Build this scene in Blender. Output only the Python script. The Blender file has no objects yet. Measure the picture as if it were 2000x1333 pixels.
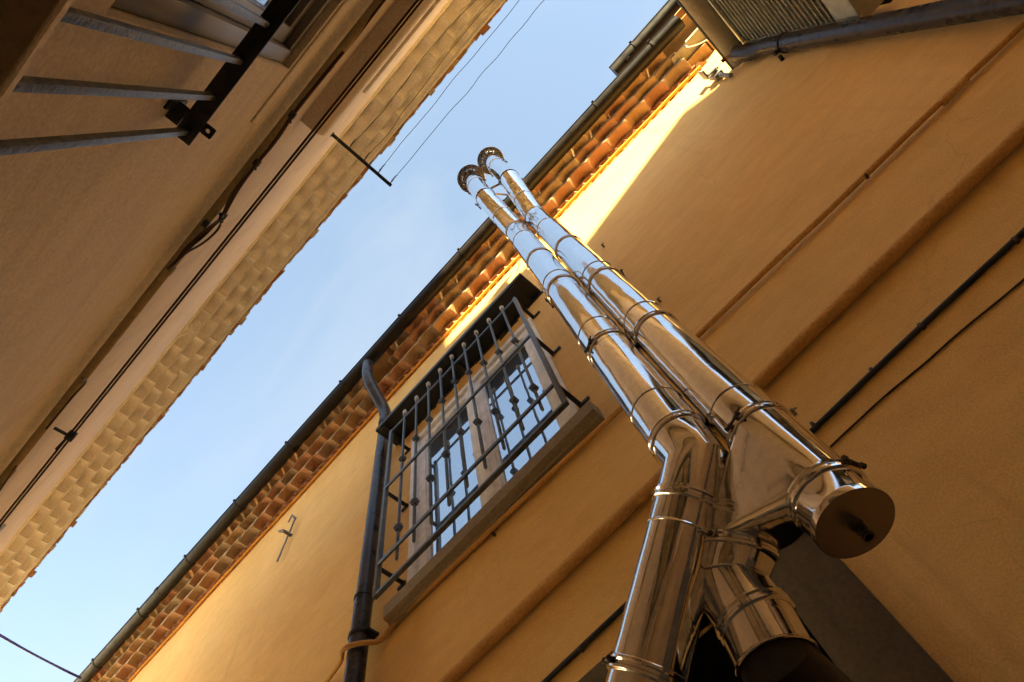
import bpy, bmesh, math, random
from mathutils import Vector, Matrix, noise
random.seed(7)
C = bpy.context.scene.collection
R = math.radians
D = 1.5      # right wall plane (y)
L = -0.3318   # left wall plane (y)
G = -1.5     # ground level, camera at the origin

# ---------------------------------------------------------------- materials
def newmat(name):
    m = bpy.data.materials.new(name); m.use_nodes = True
    nt = m.node_tree; b = nt.nodes['Principled BSDF']
    return m, nt, b
def N(nt, t, **kw):
    n = nt.nodes.new(t)
    for k, v in kw.items():
        if k in n.inputs: n.inputs[k].default_value = v
        else: setattr(n, k, v)
    return n
def ramp(nt, fac, stops, interp='LINEAR'):
    r = nt.nodes.new('ShaderNodeValToRGB'); r.color_ramp.interpolation = interp
    e = r.color_ramp.elements
    while len(e) < len(stops): e.new(0.5)
    for i, (p, c) in enumerate(stops):
        e[i].position = p; e[i].color = (c[0], c[1], c[2], 1)
    nt.links.new(fac, r.inputs['Fac']); return r.outputs['Color']
def coords(nt, scale=(1, 1, 1), rot=(0, 0, 0)):
    g = nt.nodes.new('ShaderNodeNewGeometry'); mp = nt.nodes.new('ShaderNodeMapping')
    mp.inputs['Scale'].default_value = scale; mp.inputs['Rotation'].default_value = rot
    nt.links.new(g.outputs['Position'], mp.inputs['Vector']); return mp.outputs['Vector']
def noisef(nt, vec, scale, detail=4, rough=.6, dist=0):
    n = N(nt, 'ShaderNodeTexNoise', Scale=scale, Detail=detail, Roughness=rough, Distortion=dist)
    nt.links.new(vec, n.inputs['Vector']); return n.outputs['Fac']
def mixc(nt, f, a, b, mode='MIX'):
    m = nt.nodes.new('ShaderNodeMix'); m.data_type = 'RGBA'; m.blend_type = mode
    for s, v in ((0, f), (6, a), (7, b)):
        if hasattr(v, 'is_linked') or isinstance(v, bpy.types.NodeSocket): nt.links.new(v, m.inputs[s])
        else: m.inputs[s].default_value = v if s == 0 else (v[0], v[1], v[2], 1)
    return m.outputs[2]
def math_(nt, op, a, b=0.0):
    m = nt.nodes.new('ShaderNodeMath'); m.operation = op
    for i, v in enumerate((a, b)):
        if isinstance(v, bpy.types.NodeSocket): nt.links.new(v, m.inputs[i])
        else: m.inputs[i].default_value = v
    return m.outputs[0]
def bump(nt, b, hs, prev=None):
    last = None
    for h, st, d in hs:
        n = N(nt, 'ShaderNodeBump', Strength=st, Distance=d); nt.links.new(h, n.inputs['Height'])
        if last: nt.links.new(last, n.inputs['Normal'])
        last = n.outputs['Normal']
    nt.links.new(last, b.inputs['Normal'])

def stucco(name, base, light, dark, grain=160, gst=.5, streak=(1, 1, 1)):
    m, nt, b = newmat(name); v = coords(nt)
    big = noisef(nt, v, 1.1, 6, .65, .4); mid = noisef(nt, coords(nt, streak), 7, 6, .7, .3)
    fine = noisef(nt, v, grain, 3, .7); med = noisef(nt, v, 28, 5, .65)
    c = ramp(nt, big, [(.3, dark), (.52, base), (.75, light)])
    c = mixc(nt, .26, c, ramp(nt, mid, [(.3, [x * .5 for x in base]), (.7, [min(1, x * 1.45) for x in base])]))
    c = mixc(nt, .26, c, ramp(nt, fine, [(.35, [x * .35 for x in base]), (.65, [min(1, x * 1.5) for x in base])]))
    # rain streaks and paler repair patches
    st = noisef(nt, coords(nt, (5, 5, .45)), 1.6, 5, .6, .2); sm = noisef(nt, v, .55, 3, .5)
    c = mixc(nt, math_(nt, 'MULTIPLY', ramp(nt, st, [(.54, (0, 0, 0)), (.72, (.55, .55, .55))]), ramp(nt, sm, [(.42, (0, 0, 0)), (.6, (1, 1, 1))])), c, [x * .62 for x in base])
    pv = N(nt, 'ShaderNodeTexVoronoi', Scale=.8); nt.links.new(coords(nt, (1, 1, 1.5)), pv.inputs['Vector'])
    c = mixc(nt, .10, c, ramp(nt, N(nt, 'ShaderNodeSeparateColor').outputs[0] if False else pv.outputs['Distance'], [(.30, light), (.34, dark)]))
    # small scattered blemishes and hairline cracks
    sp = N(nt, 'ShaderNodeTexVoronoi', Scale=9.0); nt.links.new(v, sp.inputs['Vector'])
    spot = ramp(nt, sp.outputs['Distance'], [(.018, (1, 1, 1)), (.03, (0, 0, 0))])
    c = mixc(nt, math_(nt, 'MULTIPLY', spot, .45), c, [x * .25 for x in base])
    wv = nt.nodes.new('ShaderNodeVectorMath'); wv.operation = 'ADD'
    nz = N(nt, 'ShaderNodeTexNoise', Scale=2.6, Detail=5.0); nt.links.new(v, nz.inputs['Vector'])
    nt.links.new(v, wv.inputs[0]); sv = nt.nodes.new('ShaderNodeVectorMath'); sv.operation = 'SCALE'; sv.inputs['Scale'].default_value = .35; nt.links.new(nz.outputs['Color'], sv.inputs[0]); nt.links.new(sv.outputs[0], wv.inputs[1])
    cr = N(nt, 'ShaderNodeTexVoronoi', Scale=.9, feature='DISTANCE_TO_EDGE'); nt.links.new(wv.outputs[0], cr.inputs['Vector'])
    crk = ramp(nt, cr.outputs['Distance'], [(.0, (1, 1, 1)), (.0022, (0, 0, 0))])
    msk = ramp(nt, noisef(nt, v, 1.7, 2), [(.52, (0, 0, 0)), (.6, (1, 1, 1))])
    crm = math_(nt, 'MULTIPLY', math_(nt, 'MULTIPLY', crk, msk), .16)
    c = mixc(nt, crm, c, [x * .3 for x in base])
    nt.links.new(c, b.inputs['Base Color']); b.inputs['Roughness'].default_value = .92
    b.inputs['Specular IOR Level'].default_value = .2
    bump(nt, b, [(big, .5, .03), (med, .35, .006), (fine, gst, .0025)])
    return m

M = {}
M['ochre'] = stucco('ochre_stucco', (.83, .515, .20), (.86, .575, .245), (.75, .435, .145), streak=(.7, 1, 2))
M['tan'] = stucco('tan_stucco', (.80, .69, .61), (.84, .74, .66), (.72, .60, .51), grain=120, gst=.8, streak=(.3, 1, 2.4))
M['cream'] = stucco('cream_paint', (.88, .81, .75), (.90, .85, .80), (.76, .68, .60), grain=90, gst=.35)
M['cream_edge'] = stucco('cream_edge', (.88, .85, .78), (.90, .87, .81), (.78, .73, .63), grain=60, gst=.5)
M['ochre_pipe'] = stucco('ochre_pipe_paint', (.64, .37, .13), (.68, .42, .15), (.48, .27, .10), grain=90, gst=.2)
M['orange'] = stucco('orange_conduit_paint', (.68, .30, .045), (.72, .35, .06), (.5, .22, .04), grain=60, gst=.2)
M['tan_pipe'] = stucco('tan_pipe_paint', (.42, .33, .19), (.46, .37, .22), (.28, .21, .12), grain=60, gst=.3)
M['lip'] = stucco('strip_lip_paint', (.94, .92, .87), (.95, .93, .90), (.88, .84, .76), grain=60, gst=.2)
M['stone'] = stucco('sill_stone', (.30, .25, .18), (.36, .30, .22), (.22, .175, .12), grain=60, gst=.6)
M['jamb'] = stucco('jamb_stone', (.105, .078, .045), (.135, .10, .06), (.07, .052, .03), grain=70, gst=.6)
M['cement'] = stucco('cement', (.36, .31, .22), (.46, .40, .29), (.24, .20, .14), grain=75, gst=1.0)
M['dark_brown'] = stucco('dark_render', (.035, .028, .02), (.05, .04, .03), (.02, .017, .013), grain=50, gst=.6)

def terracotta():
    m, nt, b = newmat('terracotta'); v = coords(nt)
    a = N(nt, 'ShaderNodeAttribute', attribute_name='tone')
    c = ramp(nt, a.outputs['Fac'], [(0, (.36, .135, .06)), (.3, (.44, .18, .075)), (.55, (.44, .25, .095)), (.8, (.34, .21, .10)), (1, (.26, .18, .11))])
    n1 = noisef(nt, v, 14, 6, .7, .5); n2 = noisef(nt, v, 130, 3, .7)
    c = mixc(nt, ramp(nt, n1, [(.45, (0, 0, 0)), (.72, (.75, .75, .75))]), c, (.20, .15, .10))
    c = mixc(nt, ramp(nt, noisef(nt, v, 31, 5, .7), [(.6, (0, 0, 0)), (.72, (.6, .6, .6))]), c, (.52, .42, .29))
    c = mixc(nt, .25, c, ramp(nt, n2, [(.3, (.12, .06, .03)), (.7, (.6, .38, .2))]))
    nt.links.new(c, b.inputs['Base Color']); b.inputs['Roughness'].default_value = .9
    bump(nt, b, [(n1, .5, .008), (n2, .6, .002)]); return m
M['tile'] = terracotta()
def mortar():
    m, nt, b = newmat('mortar'); v = coords(nt); n1 = noisef(nt, v, 60, 5, .7); n2 = noisef(nt, v, 12, 4)
    c = ramp(nt, n1, [(.3, (.30, .22, .13)), (.5, (.52, .43, .30)), (.7, (.62, .54, .40))])
    c = mixc(nt, ramp(nt, n2, [(.5, (0, 0, 0)), (.75, (.7, .7, .7))]), c, (.34, .22, .12))
    nt.links.new(c, b.inputs['Base Color']); b.inputs['Roughness'].default_value = .95
    bump(nt, b, [(n1, .9, .006)]); return m
M['mortar'] = mortar()

def metal(name, base, rough, metallic=0.0, var=.3, scale=18, bst=.08, coat=0):
    m, nt, b = newmat(name); v = coords(nt); n = noisef(nt, v, scale, 5, .65); f = noisef(nt, v, 140, 3, .7)
    c = ramp(nt, n, [(.3, [x * (1 - var) for x in base]), (.7, [min(1, x * (1 + var)) for x in base])])
    nt.links.new(c, b.inputs['Base Color']); b.inputs['Metallic'].default_value = metallic
    nt.links.new(ramp(nt, n, [(.3, [rough * .8] * 3), (.7, [min(1, rough * 1.3)] * 3)]), b.inputs['Roughness'])
    b.inputs['Coat Weight'].default_value = coat; b.inputs['Specular IOR Level'].default_value = .22 if name.startswith('brown') else .5
    bump(nt, b, [(f, bst, .002), (n, bst, .004)]); return m
M['brown'] = metal('brown_gutter_paint', (.014, .0105, .009), .42, 0, .25, 9, .05)
M['brownpipe'] = metal('brown_pipe_paint', (.040, .035, .036), .28, 0, .3, 9, .05)
M['iron'] = metal('grille_iron', (.085, .098, .11), .42, .3, .35, 30, .15)
M['finial'] = metal('sunlit_spear_tip', (.50, .49, .46), .5, .1, .4, 60, .2)  # pale base colour paints in the sunlight on the spear tips
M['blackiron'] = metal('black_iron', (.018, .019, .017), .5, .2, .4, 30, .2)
M['galv'] = metal('worn_green_grey_iron', (.10, .11, .11), .34, .35, .85, 70, .5)
M['anchor'] = metal('anchor_iron', (.16, .15, .15), .55, .3, .4, 40, .25)
M['clampm'] = metal('clamp_steel', (.32, .29, .26), .28, 1, .3, 60, .1)
M['capm'] = metal('dull_cap_steel', (.30, .27, .24), .42, .9, .12, 14, .06)
M['bolt'] = metal('bolt_steel', (.10, .085, .07), .45, .8, .5, 90, .2)
M['rust'] = metal('rusty_strap', (.16, .075, .04), .8, .2, .5, 60, .4)
M['cable'] = metal('brown_cable', (.05, .028, .02), .6, 0, .3, 20, .05)
M['black'] = metal('black_cable', (.016, .017, .018), .5, 0, .3, 20, .05)
M['blue'] = metal('blue_cable', (.035, .035, .20), .45, 0, .3, 20, .05)
M['wire'] = metal('clothes_wire', (.03, .03, .035), .5, .5, .2, 20, .05)
M['white_wire'] = metal('white_wire', (.7, .66, .58), .6, 0, .1, 20, .05)
M['alu'] = metal('window_aluminium', (.20, .21, .235), .42, .15, .15, 6, .05)
M['louvre'] = metal('louvre_paint', (.44, .45, .40), .5, .1, .25, 20, .1)
M['latch'] = metal('latch_steel', (.75, .75, .78), .2, 1, .2, 60, .1)
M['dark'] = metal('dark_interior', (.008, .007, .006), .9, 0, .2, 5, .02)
M['woodw'] = metal('aged_white_paint', (.82, .83, .85), .6, 0, .18, 14, .12)

def chrome():
    m, nt, b = newmat('polished_steel'); g = nt.nodes.new('ShaderNodeTexCoord')
    mp = nt.nodes.new('ShaderNodeMapping'); mp.inputs['Scale'].default_value = (1, 1, .22)
    nt.links.new(g.outputs['Object'], mp.inputs['Vector']); v = mp.outputs['Vector']
    w = noisef(nt, v, 7.5, 2, .5, .3); s = noisef(nt, coords(nt), 55, 4, .7)
    mp2 = nt.nodes.new('ShaderNodeMapping'); mp2.inputs['Scale'].default_value = (90, 90, 3)
    nt.links.new(g.outputs['Object'], mp2.inputs['Vector']); scr = noisef(nt, mp2.outputs['Vector'], 3, 4, .7)
    nt.links.new(ramp(nt, s, [(.3, (.66, .655, .65)), (.6, (.80, .795, .79))]), b.inputs['Base Color'])
    b.inputs['Metallic'].default_value = 1
    nt.links.new(ramp(nt, s, [(.3, (.04, .04, .04)), (.55, (.08, .08, .08)), (.78, (.22, .22, .22))]), b.inputs['Roughness'])
    bump(nt, b, [(w, .42, .012), (scr, .03, .0008)]); return m
M['chrome'] = chrome()
def glass():
    m, nt, b = newmat('window_glass'); v = coords(nt)
    b.inputs['Base Color'].default_value = (.05, .055, .06, 1); b.inputs['Roughness'].default_value = .3
    gl = N(nt, 'ShaderNodeBsdfGlossy', Roughness=.015); gl.inputs['Color'].default_value = (.82, .88, .95, 1)
    mx = nt.nodes.new('ShaderNodeMixShader'); mx.inputs[0].default_value = .62
    out = nt.nodes['Material Output']
    nt.links.new(b.outputs[0], mx.inputs[1]); nt.links.new(gl.outputs[0], mx.inputs[2]); nt.links.new(mx.outputs[0], out.inputs[0])
    bp = N(nt, 'ShaderNodeBump', Strength=.06, Distance=.02); nt.links.new(noisef(nt, v, 2.5, 2), bp.inputs['Height'])
    nt.links.new(bp.outputs[0], gl.inputs['Normal']); return m
M['glass'] = glass()
def paving():
    m, nt, b = newmat('paving'); v = coords(nt)
    br = N(nt, 'ShaderNodeTexBrick', Scale=2.2); nt.links.new(v, br.inputs['Vector'])
    br.inputs['Color1'].default_value = (.10, .09, .078, 1); br.inputs['Color2'].default_value = (.13, .118, .10, 1); br.inputs['Mortar'].default_value = (.10, .09, .08, 1)
    nt.links.new(br.outputs['Color'], b.inputs['Base Color']); b.inputs['Roughness'].default_value = .85
    bump(nt, b, [(noisef(nt, v, 30), .5, .01)]); return m
M['paving'] = paving()

# ---------------------------------------------------------------- mesh tools
class MB:
    def __init__(s, mats):
        s.bm = bmesh.new(); s.mats = mats if isinstance(mats, list) else [mats]
        s.tone = s.bm.faces.layers.float.new('tone')
    def poly(s, pts, mi=0, tone=0.0):
        try: f = s.bm.faces.new([s.bm.verts.new(p) for p in pts])
        except ValueError: return None
        f.material_index = mi; f[s.tone] = tone; return f
    def hexa(s, p, mi=0, tone=0.0):          # 8 corners: bottom 0-3 ccw, top 4-7
        v = [s.bm.verts.new(q) for q in p]
        for q in ((3, 2, 1, 0), (4, 5, 6, 7), (0, 1, 5, 4), (1, 2, 6, 5), (2, 3, 7, 6), (3, 0, 4, 7)):
            f = s.bm.faces.new([v[i] for i in q]); f.material_index = mi; f[s.tone] = tone
        return v
    def box(s, a, b, mi=0, tone=0.0, mat=None, bev=0.0):
        x0, x1 = sorted((a[0], b[0])); y0, y1 = sorted((a[1], b[1])); z0, z1 = sorted((a[2], b[2]))
        p = [Vector(q) for q in ((x0, y0, z0), (x1, y0, z0), (x1, y1, z0), (x0, y1, z0), (x0, y0, z1), (x1, y0, z1), (x1, y1, z1), (x0, y1, z1))]
        if mat: p = [mat @ q for q in p]
        v = s.hexa(p, mi, tone)
        if bev > 0:
            es = list({e for q in v for e in q.link_edges})
            bmesh.ops.bevel(s.bm, geom=es, offset=bev, segments=2, affect='EDGES', profile=.5)
        return s
    def bar(s, a, b, w, h, up=(0, 0, 1), mi=0, bev=0.0):   # square bar between two points
        a = Vector(a); b = Vector(b); d = b - a; l = d.length; d.normalize()
        u = Vector(up); x = d.cross(u)
        if x.length < 1e-4: x = d.cross(Vector((1, 0, 0)))
        x.normalize(); u = x.cross(d)
        m = Matrix((x, d, u)).transposed().to_4x4(); m.translation = a
        return s.box((-w / 2, 0, -h / 2), (w / 2, l, h / 2), mi, 0, m, bev)
    def sweep(s, pts, r, n=14, mi=0, cap=True, tone=0.0):
        pts = [Vector(p) for p in pts]; rings = []; k = len(pts)
        t0 = (pts[1] - pts[0]).normalized(); x = t0.orthogonal().normalized()
        for i, p in enumerate(pts):
            if i == 0: t = t0
            elif i == k - 1: t = (pts[-1] - pts[-2]).normalized()
            else: t = ((pts[i] - pts[i - 1]).normalized() + (pts[i + 1] - pts[i]).normalized()).normalized()
            x = (x - t * x.dot(t)).normalized(); y = t.cross(x)
            rr = r[i] if isinstance(r, (list, tuple)) else r
            sc = 1.0
            if 0 < i < k - 1:
                cs = max(.5, t.dot((pts[i + 1] - pts[i]).normalized())); sc = 1 / cs
                bd = ((pts[i + 1] - pts[i]).normalized() - (pts[i] - pts[i - 1]).normalized())
                bd = bd - t * bd.dot(t)
                bd = bd.normalized() if bd.length > 1e-5 else None
            else: bd = None
            ring = []
            for j in range(n):
                a = 2 * math.pi * j / n; o = x * math.cos(a) + y * math.sin(a)
                if bd: o = o + bd * o.dot(bd) * (sc - 1)
                ring.append(s.bm.verts.new(p + o * rr))
            rings.append(ring)
        for A, B in zip(rings, rings[1:]):
            for j in range(n):
                f = s.bm.faces.new((A[j], A[(j + 1) % n], B[(j + 1) % n], B[j])); f.material_index = mi; f[s.tone] = tone
        if cap:
            s.bm.faces.new(rings[0][::-1]).material_index = mi; s.bm.faces.new(rings[-1]).material_index = mi
        return s
    def lathe(s, a, axis, prof, n=48, mi=0):   # prof: list of (distance along axis, radius)
        a = Vector(a); ax = Vector(axis).normalized(); x = ax.orthogonal().normalized(); y = ax.cross(x); rings = []
        for t, r in prof:
            if r < 1e-5: rings.append([s.bm.verts.new(a + ax * t)]); continue
            rings.append([s.bm.verts.new(a + ax * t + (x * math.cos(2 * math.pi * j / n) + y * math.sin(2 * math.pi * j / n)) * r) for j in range(n)])
        for A, B in zip(rings, rings[1:]):
            for j in range(n):
                k = (j + 1) % n
                if len(A) == 1 and len(B) == 1: continue
                if len(A) == 1: f = s.bm.faces.new((A[0], B[k], B[j]))
                elif len(B) == 1: f = s.bm.faces.new((A[j], A[k], B[0]))
                else: f = s.bm.faces.new((A[j], A[k], B[k], B[j]))
                f.material_index = mi
        return s
    def extr(s, prof, x0, x1, fn=None, mi=0, tone=0.0, caps=True, nseg=1):  # profile (y, z) pulled along x
        rs = []
        for i in range(nseg + 1):
            x = x0 + (x1 - x0) * i / nseg; dz = fn(x) if fn else 0
            rs.append([s.bm.verts.new((x, y, z + dz)) for y, z in prof])
        n = len(prof)
        for A, B in zip(rs, rs[1:]):
            for j in range(n if caps else n - 1):
                f = s.bm.faces.new((A[j], A[(j + 1) % n], B[(j + 1) % n], B[j])); f.material_index = mi; f[s.tone] = tone
        if caps:
            s.bm.faces.new(rs[0][::-1]).material_index = mi; s.bm.faces.new(rs[-1]).material_index = mi
        return s
    def build(s, name, parent=None, sharp=32):
        bm = s.bm
        bmesh.ops.recalc_face_normals(bm, faces=bm.faces[:])
        for f in bm.faces: f.smooth = True
        for e in bm.edges:
            e.smooth = len(e.link_faces) == 2 and e.calc_face_angle(0) < R(sharp)
        me = bpy.data.meshes.new(name); bm.to_mesh(me); bm.free()
        for m in s.mats: me.materials.append(M[m])
        o = bpy.data.objects.new(name, me); C.objects.link(o)
        if parent:
            o.parent = parent; o.matrix_parent_inverse = Matrix.Translation(-parent.location)
        return o
def tag(o, label, cat, group=None, kind=None):
    if kind: o['kind'] = kind
    if label: o['label'] = label
    if cat: o['category'] = cat
    if group: o['group'] = group
    return o
def empty(name, loc, label, cat, group=None):
    o = bpy.data.objects.new(name, None); o.location = loc; o.empty_display_size = .1; C.objects.link(o)
    return tag(o, label, cat, group)
def lerp(a, b, t): return a + (b - a) * t
def pl(x, pts):
    if x <= pts[0][0]: return pts[0][1]
    for (a, b), (c, d) in zip(pts, pts[1:]):
        if x <= c: return b + (d - b) * (x - a) / (c - a)
    return pts[-1][1]
def dz(x):   # eaves line of the right house bent along x to fit heights from image pixels
    return pl(x, [(-1.5, 0), (.1, -.07), (1.15, -.15), (2.0, -.25), (3, -.3)])
def wob(x, a=.004, f=3.0, s=0.0): return (noise.noise(Vector((x * f, s, 3.3)))) * a * 2

# ---------------------------------------------------------------- setting
g = MB('paving'); g.poly([(-60, -60, G), (60, -60, G), (60, 60, G), (-60, 60, G)]); go = g.build('street_ground'); go['kind'] = 'structure'

# ---------------------------------------------------------------- right house
RH = empty('ochre_house', (0, D, G), 'ochre stucco house with corbelled terracotta eaves behind the steel flue pipes', 'house')
def wall_with_holes(mb, y, holes, x0, x1, z0, z1, thick, step=None):
    xs = sorted({x0, x1} | {h[0] for h in holes} | {h[1] for h in holes}); zs = sorted({z0, z1} | {h[2] for h in holes} | {h[3] for h in holes})
    y2 = y + thick
    for a, b in zip(xs, xs[1:]):
        for c, d in zip(zs, zs[1:]):
            mx, mz = (a + b) / 2, (c + d) / 2
            if any(h[0] < mx < h[1] and h[2] < mz < h[3] for h in holes): continue
            mb.poly([(a, y, c), (b, y, c), (b, y, d), (a, y, d)]); mb.poly([(a, y2, c), (a, y2, d), (b, y2, d), (b, y2, c)])
    for h in holes:
        a, b, c, d = h
        mb.poly([(a, y, c), (a, y2, c), (b, y2, c), (b, y, c)]); mb.poly([(a, y, d), (b, y, d), (b, y2, d), (a, y2, d)])
        mb.poly([(a, y, c), (a, y, d), (a, y2, d), (a, y2, c)]); mb.poly([(b, y, c), (b, y2, c), (b, y2, d), (b, y, d)])
    mb.poly([(x0, y, z1), (x1, y, z1), (x1, y2, z1), (x0, y2, z1)]); mb.poly([(x0, y, z0), (x0, y, z1), (x0, y2, z1), (x0, y2, z0)]); mb.poly([(x1, y, z0), (x1, y, z1), (x1, y2, z1), (x1, y2, z0)])
WX0, WX1, WZ0, WZ1 = -1.90, -.56, 2.62, 4.27
DX0, DX1, DZ1 = -1.02, -.28, 1.34
mb = MB('ochre'); holes = [(WX0, WX1, WZ0, WZ1), (DX0, DX1, G, DZ1)]
wall_with_holes(mb, D, holes, -10, 9, G, 5.45, .35)
bmesh.ops.remove_doubles(mb.bm, verts=mb.bm.verts, dist=1e-4)
mb.build('wall', RH)
mb = MB('ochre')   # top band of the wall follows the bent eaves
mb.extr([(D, 5.45), (D + .35, 5.45), (D + .35, 6.0), (D, 5.69)], -10, 9, nseg=1)
mb.build('wall_head', RH)
# doorway, its darkness painted on black back and lining sheets, and its stone frame
mb = MB('dark'); mb.box((DX0 - .02, D + .30, G), (DX1 + .02, D + .34, DZ1 + .02)); mb.build('doorway_shade_back', RH)
mb = MB('dark'); mb.box((DX1 - .004, D + .06, G), (DX1 - .001, D + .30, DZ1)); mb.build('doorway_shade_lining', RH)
mb = MB('dark'); mb.box((DX0 + .001, D + .02, G), (DX0 + .004, D + .30, DZ1)); mb.build('doorway_shade_lining', RH)
mb = MB('dark'); mb.box((DX0 + .005, D + .06, DZ1 - .004), (DX1 - .005, D + .30, DZ1 - .001)); mb.build('doorway_shade_lining', RH)
mb = MB('jamb')
mb.box((DX1, D - .012, G), (-.105, D + .05, 1.46), bev=.004); mb.box((DX0 - .06, D - .010, DZ1), (DX1 - .002, D + .05, 1.458), bev=.004)
mb.build('door_frame', RH)

# ---- corbelled cornice: saw-tooth bricks, then rows of half-round tiles
NOTCH = (-2.33, -2.03)
def tilerow(mb, x0, x1, w, yb, yf, zb, h, rise, fn, sgn, tmat=0, mmat=1, jit=1.0, skip=None, phase=0, seg=7):
    x = x0 + phase
    while x < x1:
        ww = w * random.uniform(.94, 1.06); a, b = x + .004, x + ww - .004; x += ww
        if skip and b > skip[0] and a < skip[1]: 
            if a < skip[0] and skip[0] - a > .06: b = skip[0]
            elif b > skip[1] and b - skip[1] > .06: a = skip[1]
            else: continue
        jy = random.uniform(-.006, .006) * jit; jz = random.uniform(-.004, .004) * jit; jr = random.uniform(.8, 1.2)
        tn = random.random(); sk = random.uniform(-.012, .012) * jit
        P = []
        for i in range(seg + 1):
            t = i / seg; s = math.sin(math.pi * t) ** (1.0 if sgn > 0 else .75)
            P.append((lerp(a, b, t), zb + jz + rise * jr * s + fn(lerp(a, b, t)) + sk * (t - .5)))
        top = zb + h
        F = [(px, yf + jy * sgn, pz) for px, pz in P]; Bk = [(px, yb, pz) for px, pz in P]
        for i in range(seg):
            mb.poly([F[i], F[i + 1], Bk[i + 1], Bk[i]], tmat, tn)
            e = .012   # tile edge, then mortar above it
            q0 = (F[i][0], F[i][1], F[i][2] + e); q1 = (F[i + 1][0], F[i + 1][1], F[i + 1][2] + e)
            mb.poly([F[i], q0, q1, F[i + 1]], tmat, tn)
            r0 = (F[i][0], F[i][1] - sgn * .005, q0[2]); r1 = (F[i + 1][0], F[i + 1][1] - sgn * .005, q1[2])
            mb.poly([q0, r0, r1, q1], mmat)
            mb.poly([r0, (r0[0], r0[1], top + fn(r0[0])), (r1[0], r1[1], top + fn(r1[0])), r1], mmat)
        for k in (0, seg): mb.poly([F[k], Bk[k], (Bk[k][0], yb, top + fn(P[k][0])), (F[k][0], F[k][1], top + fn(P[k][0]))], tmat, tn)
        # mortar packed between two tiles
        m0, m1 = b - .002, b + .010; mz = zb + fn(b) + .006
        mb.poly([(m0, yf - .004 * sgn, mz), (m1, yf - .004 * sgn, mz), (m1, yb, mz), (m0, yb, mz)], mmat)
        mb.poly([(m0, yf - .004 * sgn, mz), (m0, yf - .004 * sgn, top + fn(b)), (m1, yf - .004 * sgn, top + fn(b)), (m1, yf - .004 * sgn, mz)], mmat)
EX0, EX1 = -9.9, 1.78
mb = MB(['tile', 'mortar'])
x = EX0
while x < 1.9:   # saw-tooth course
    w = .107 * random.uniform(.93, 1.07); t = 1.453 + random.uniform(-.004, .004); tn = random.random() * .35; d = dz(x); d2 = dz(x + w)
    zb = 5.68 + random.uniform(-.003, .003)
    A = (x, D, zb + d); B = (x + w * .5, t, zb + d); E = (x + w, D, zb + d2)
    for q in ((A, B, E),): mb.poly(q, 0, tn)
    for p, q in ((A, B), (B, E)): mb.poly([p, q, (q[0], q[1], 5.745 + dz(q[0])), (p[0], p[1], 5.745 + dz(p[0]))], 0, tn + .1)
    x += w
x = EX0
while x < 1.85:   # thin flat tiles above the teeth
    w = .24 * random.uniform(.9, 1.1); tn = random.random() * .5; yf = 1.452 + random.uniform(-.003, .003)
    p = [(x, yf), (x + w - .004, yf), (x + w - .004, D + .02), (x, D + .02)]
    mb.hexa([(a, b, 5.738 + dz(a)) for a, b in p] + [(a, b, 5.758 + dz(a)) for a, b in p], 0, tn); x += w
tilerow(mb, EX0, 1.72, .232, 1.499, 1.352, 5.748, .084, .056, dz, 1)
tilerow(mb, EX0, 1.74, .232, 1.46, 1.276, 5.823, .08, .054, dz, 1, skip=(NOTCH[0], NOTCH[1]), phase=.05)
tilerow(mb, EX0, 1.70, .232, 1.40, 1.196, 5.894, .082, .055, dz, 1, skip=(NOTCH[0] - .03, NOTCH[1] + .03), phase=.08)
mb.build('cornice', RH, 40)
mb = MB('mortar')   # mortar beds between the courses
mb.extr([(D + .02, 5.816), (D + .02, 5.83), (1.359, 5.83), (1.359, 5.816)], EX0, 1.74, dz, nseg=40)
for a, b in ((EX0, NOTCH[0]), (NOTCH[1], 1.72)):
    mb.extr([(1.47, 5.889), (1.47, 5.90), (1.283, 5.90), (1.283, 5.889)], a, b, dz, nseg=30)
    mb.extr([(1.45, 5.962), (1.45, 5.985), (1.203, 5.975), (1.203, 5.962)], a, b, dz, nseg=30)
mb.build('cornice_bed', RH)
# wing at the far end: concrete strip, loose tiles under a second roof
mb = MB('cement'); mb.box((1.76, 1.285, 5.60), (4.2, 1.40, 5.66), bev=.004); mb.build('concrete_strip', RH)
for i, (a, b, c, d, e, t) in enumerate([(1.79, 1.40, 2.03, D, 5.53, .6), (2.05, 1.40, 2.3, D, 5.52, .5), (2.02, 1.10, 2.28, 1.27, 5.78, .45), (2.32, 1.1, 2.6, 1.27, 5.78, .7), (2.13, 1.27, 2.42, 1.40, 5.70, .62), (2.5, 1.4, 3.2, D, 5.5, .6)]):
    mb = MB(['tile', 'mortar'])
    for k in range(6):
        t0, t1 = k / 6, (k + 1) / 6; z0 = .04 * math.sin(math.pi * t0) ** .7; z1 = .04 * math.sin(math.pi * t1) ** .7
        q = [(lerp(a, c, t0), b, e + z0), (lerp(a, c, t1), b, e + z1), (lerp(a, c, t1), d, e + z1), (lerp(a, c, t0), d, e + z0)]
        mb.hexa([(p[0], p[1], p[2]) for p in q] + [(p[0], p[1], p[2] + .025) for p in q], 0, t)
    bmesh.ops.remove_doubles(mb.bm, verts=mb.bm.verts, dist=1e-5); mb.build('loose_tile', RH, 40)
# roof slab and roof tiles (seen only from above, closes the house)
mb = MB('tile')
mb.extr([(1.15, 5.985), (1.15, 6.01), (7.5, 8.0), (7.5, 7.8), (1.6, 5.99)], -10.1, 9.2, dz, nseg=16, tone=.5)
mb.build('roof', RH)
mb = MB('ochre'); mb.box((-10, D + .36, G), (-9.7, 7.4, 5.6)); mb.box((8.7, D + .36, G), (9, 7.4, 5.6)); mb.box((-9.69, 7.1, G), (8.69, 7.4, 5.6)); mb.build('rear_wall', RH)

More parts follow.
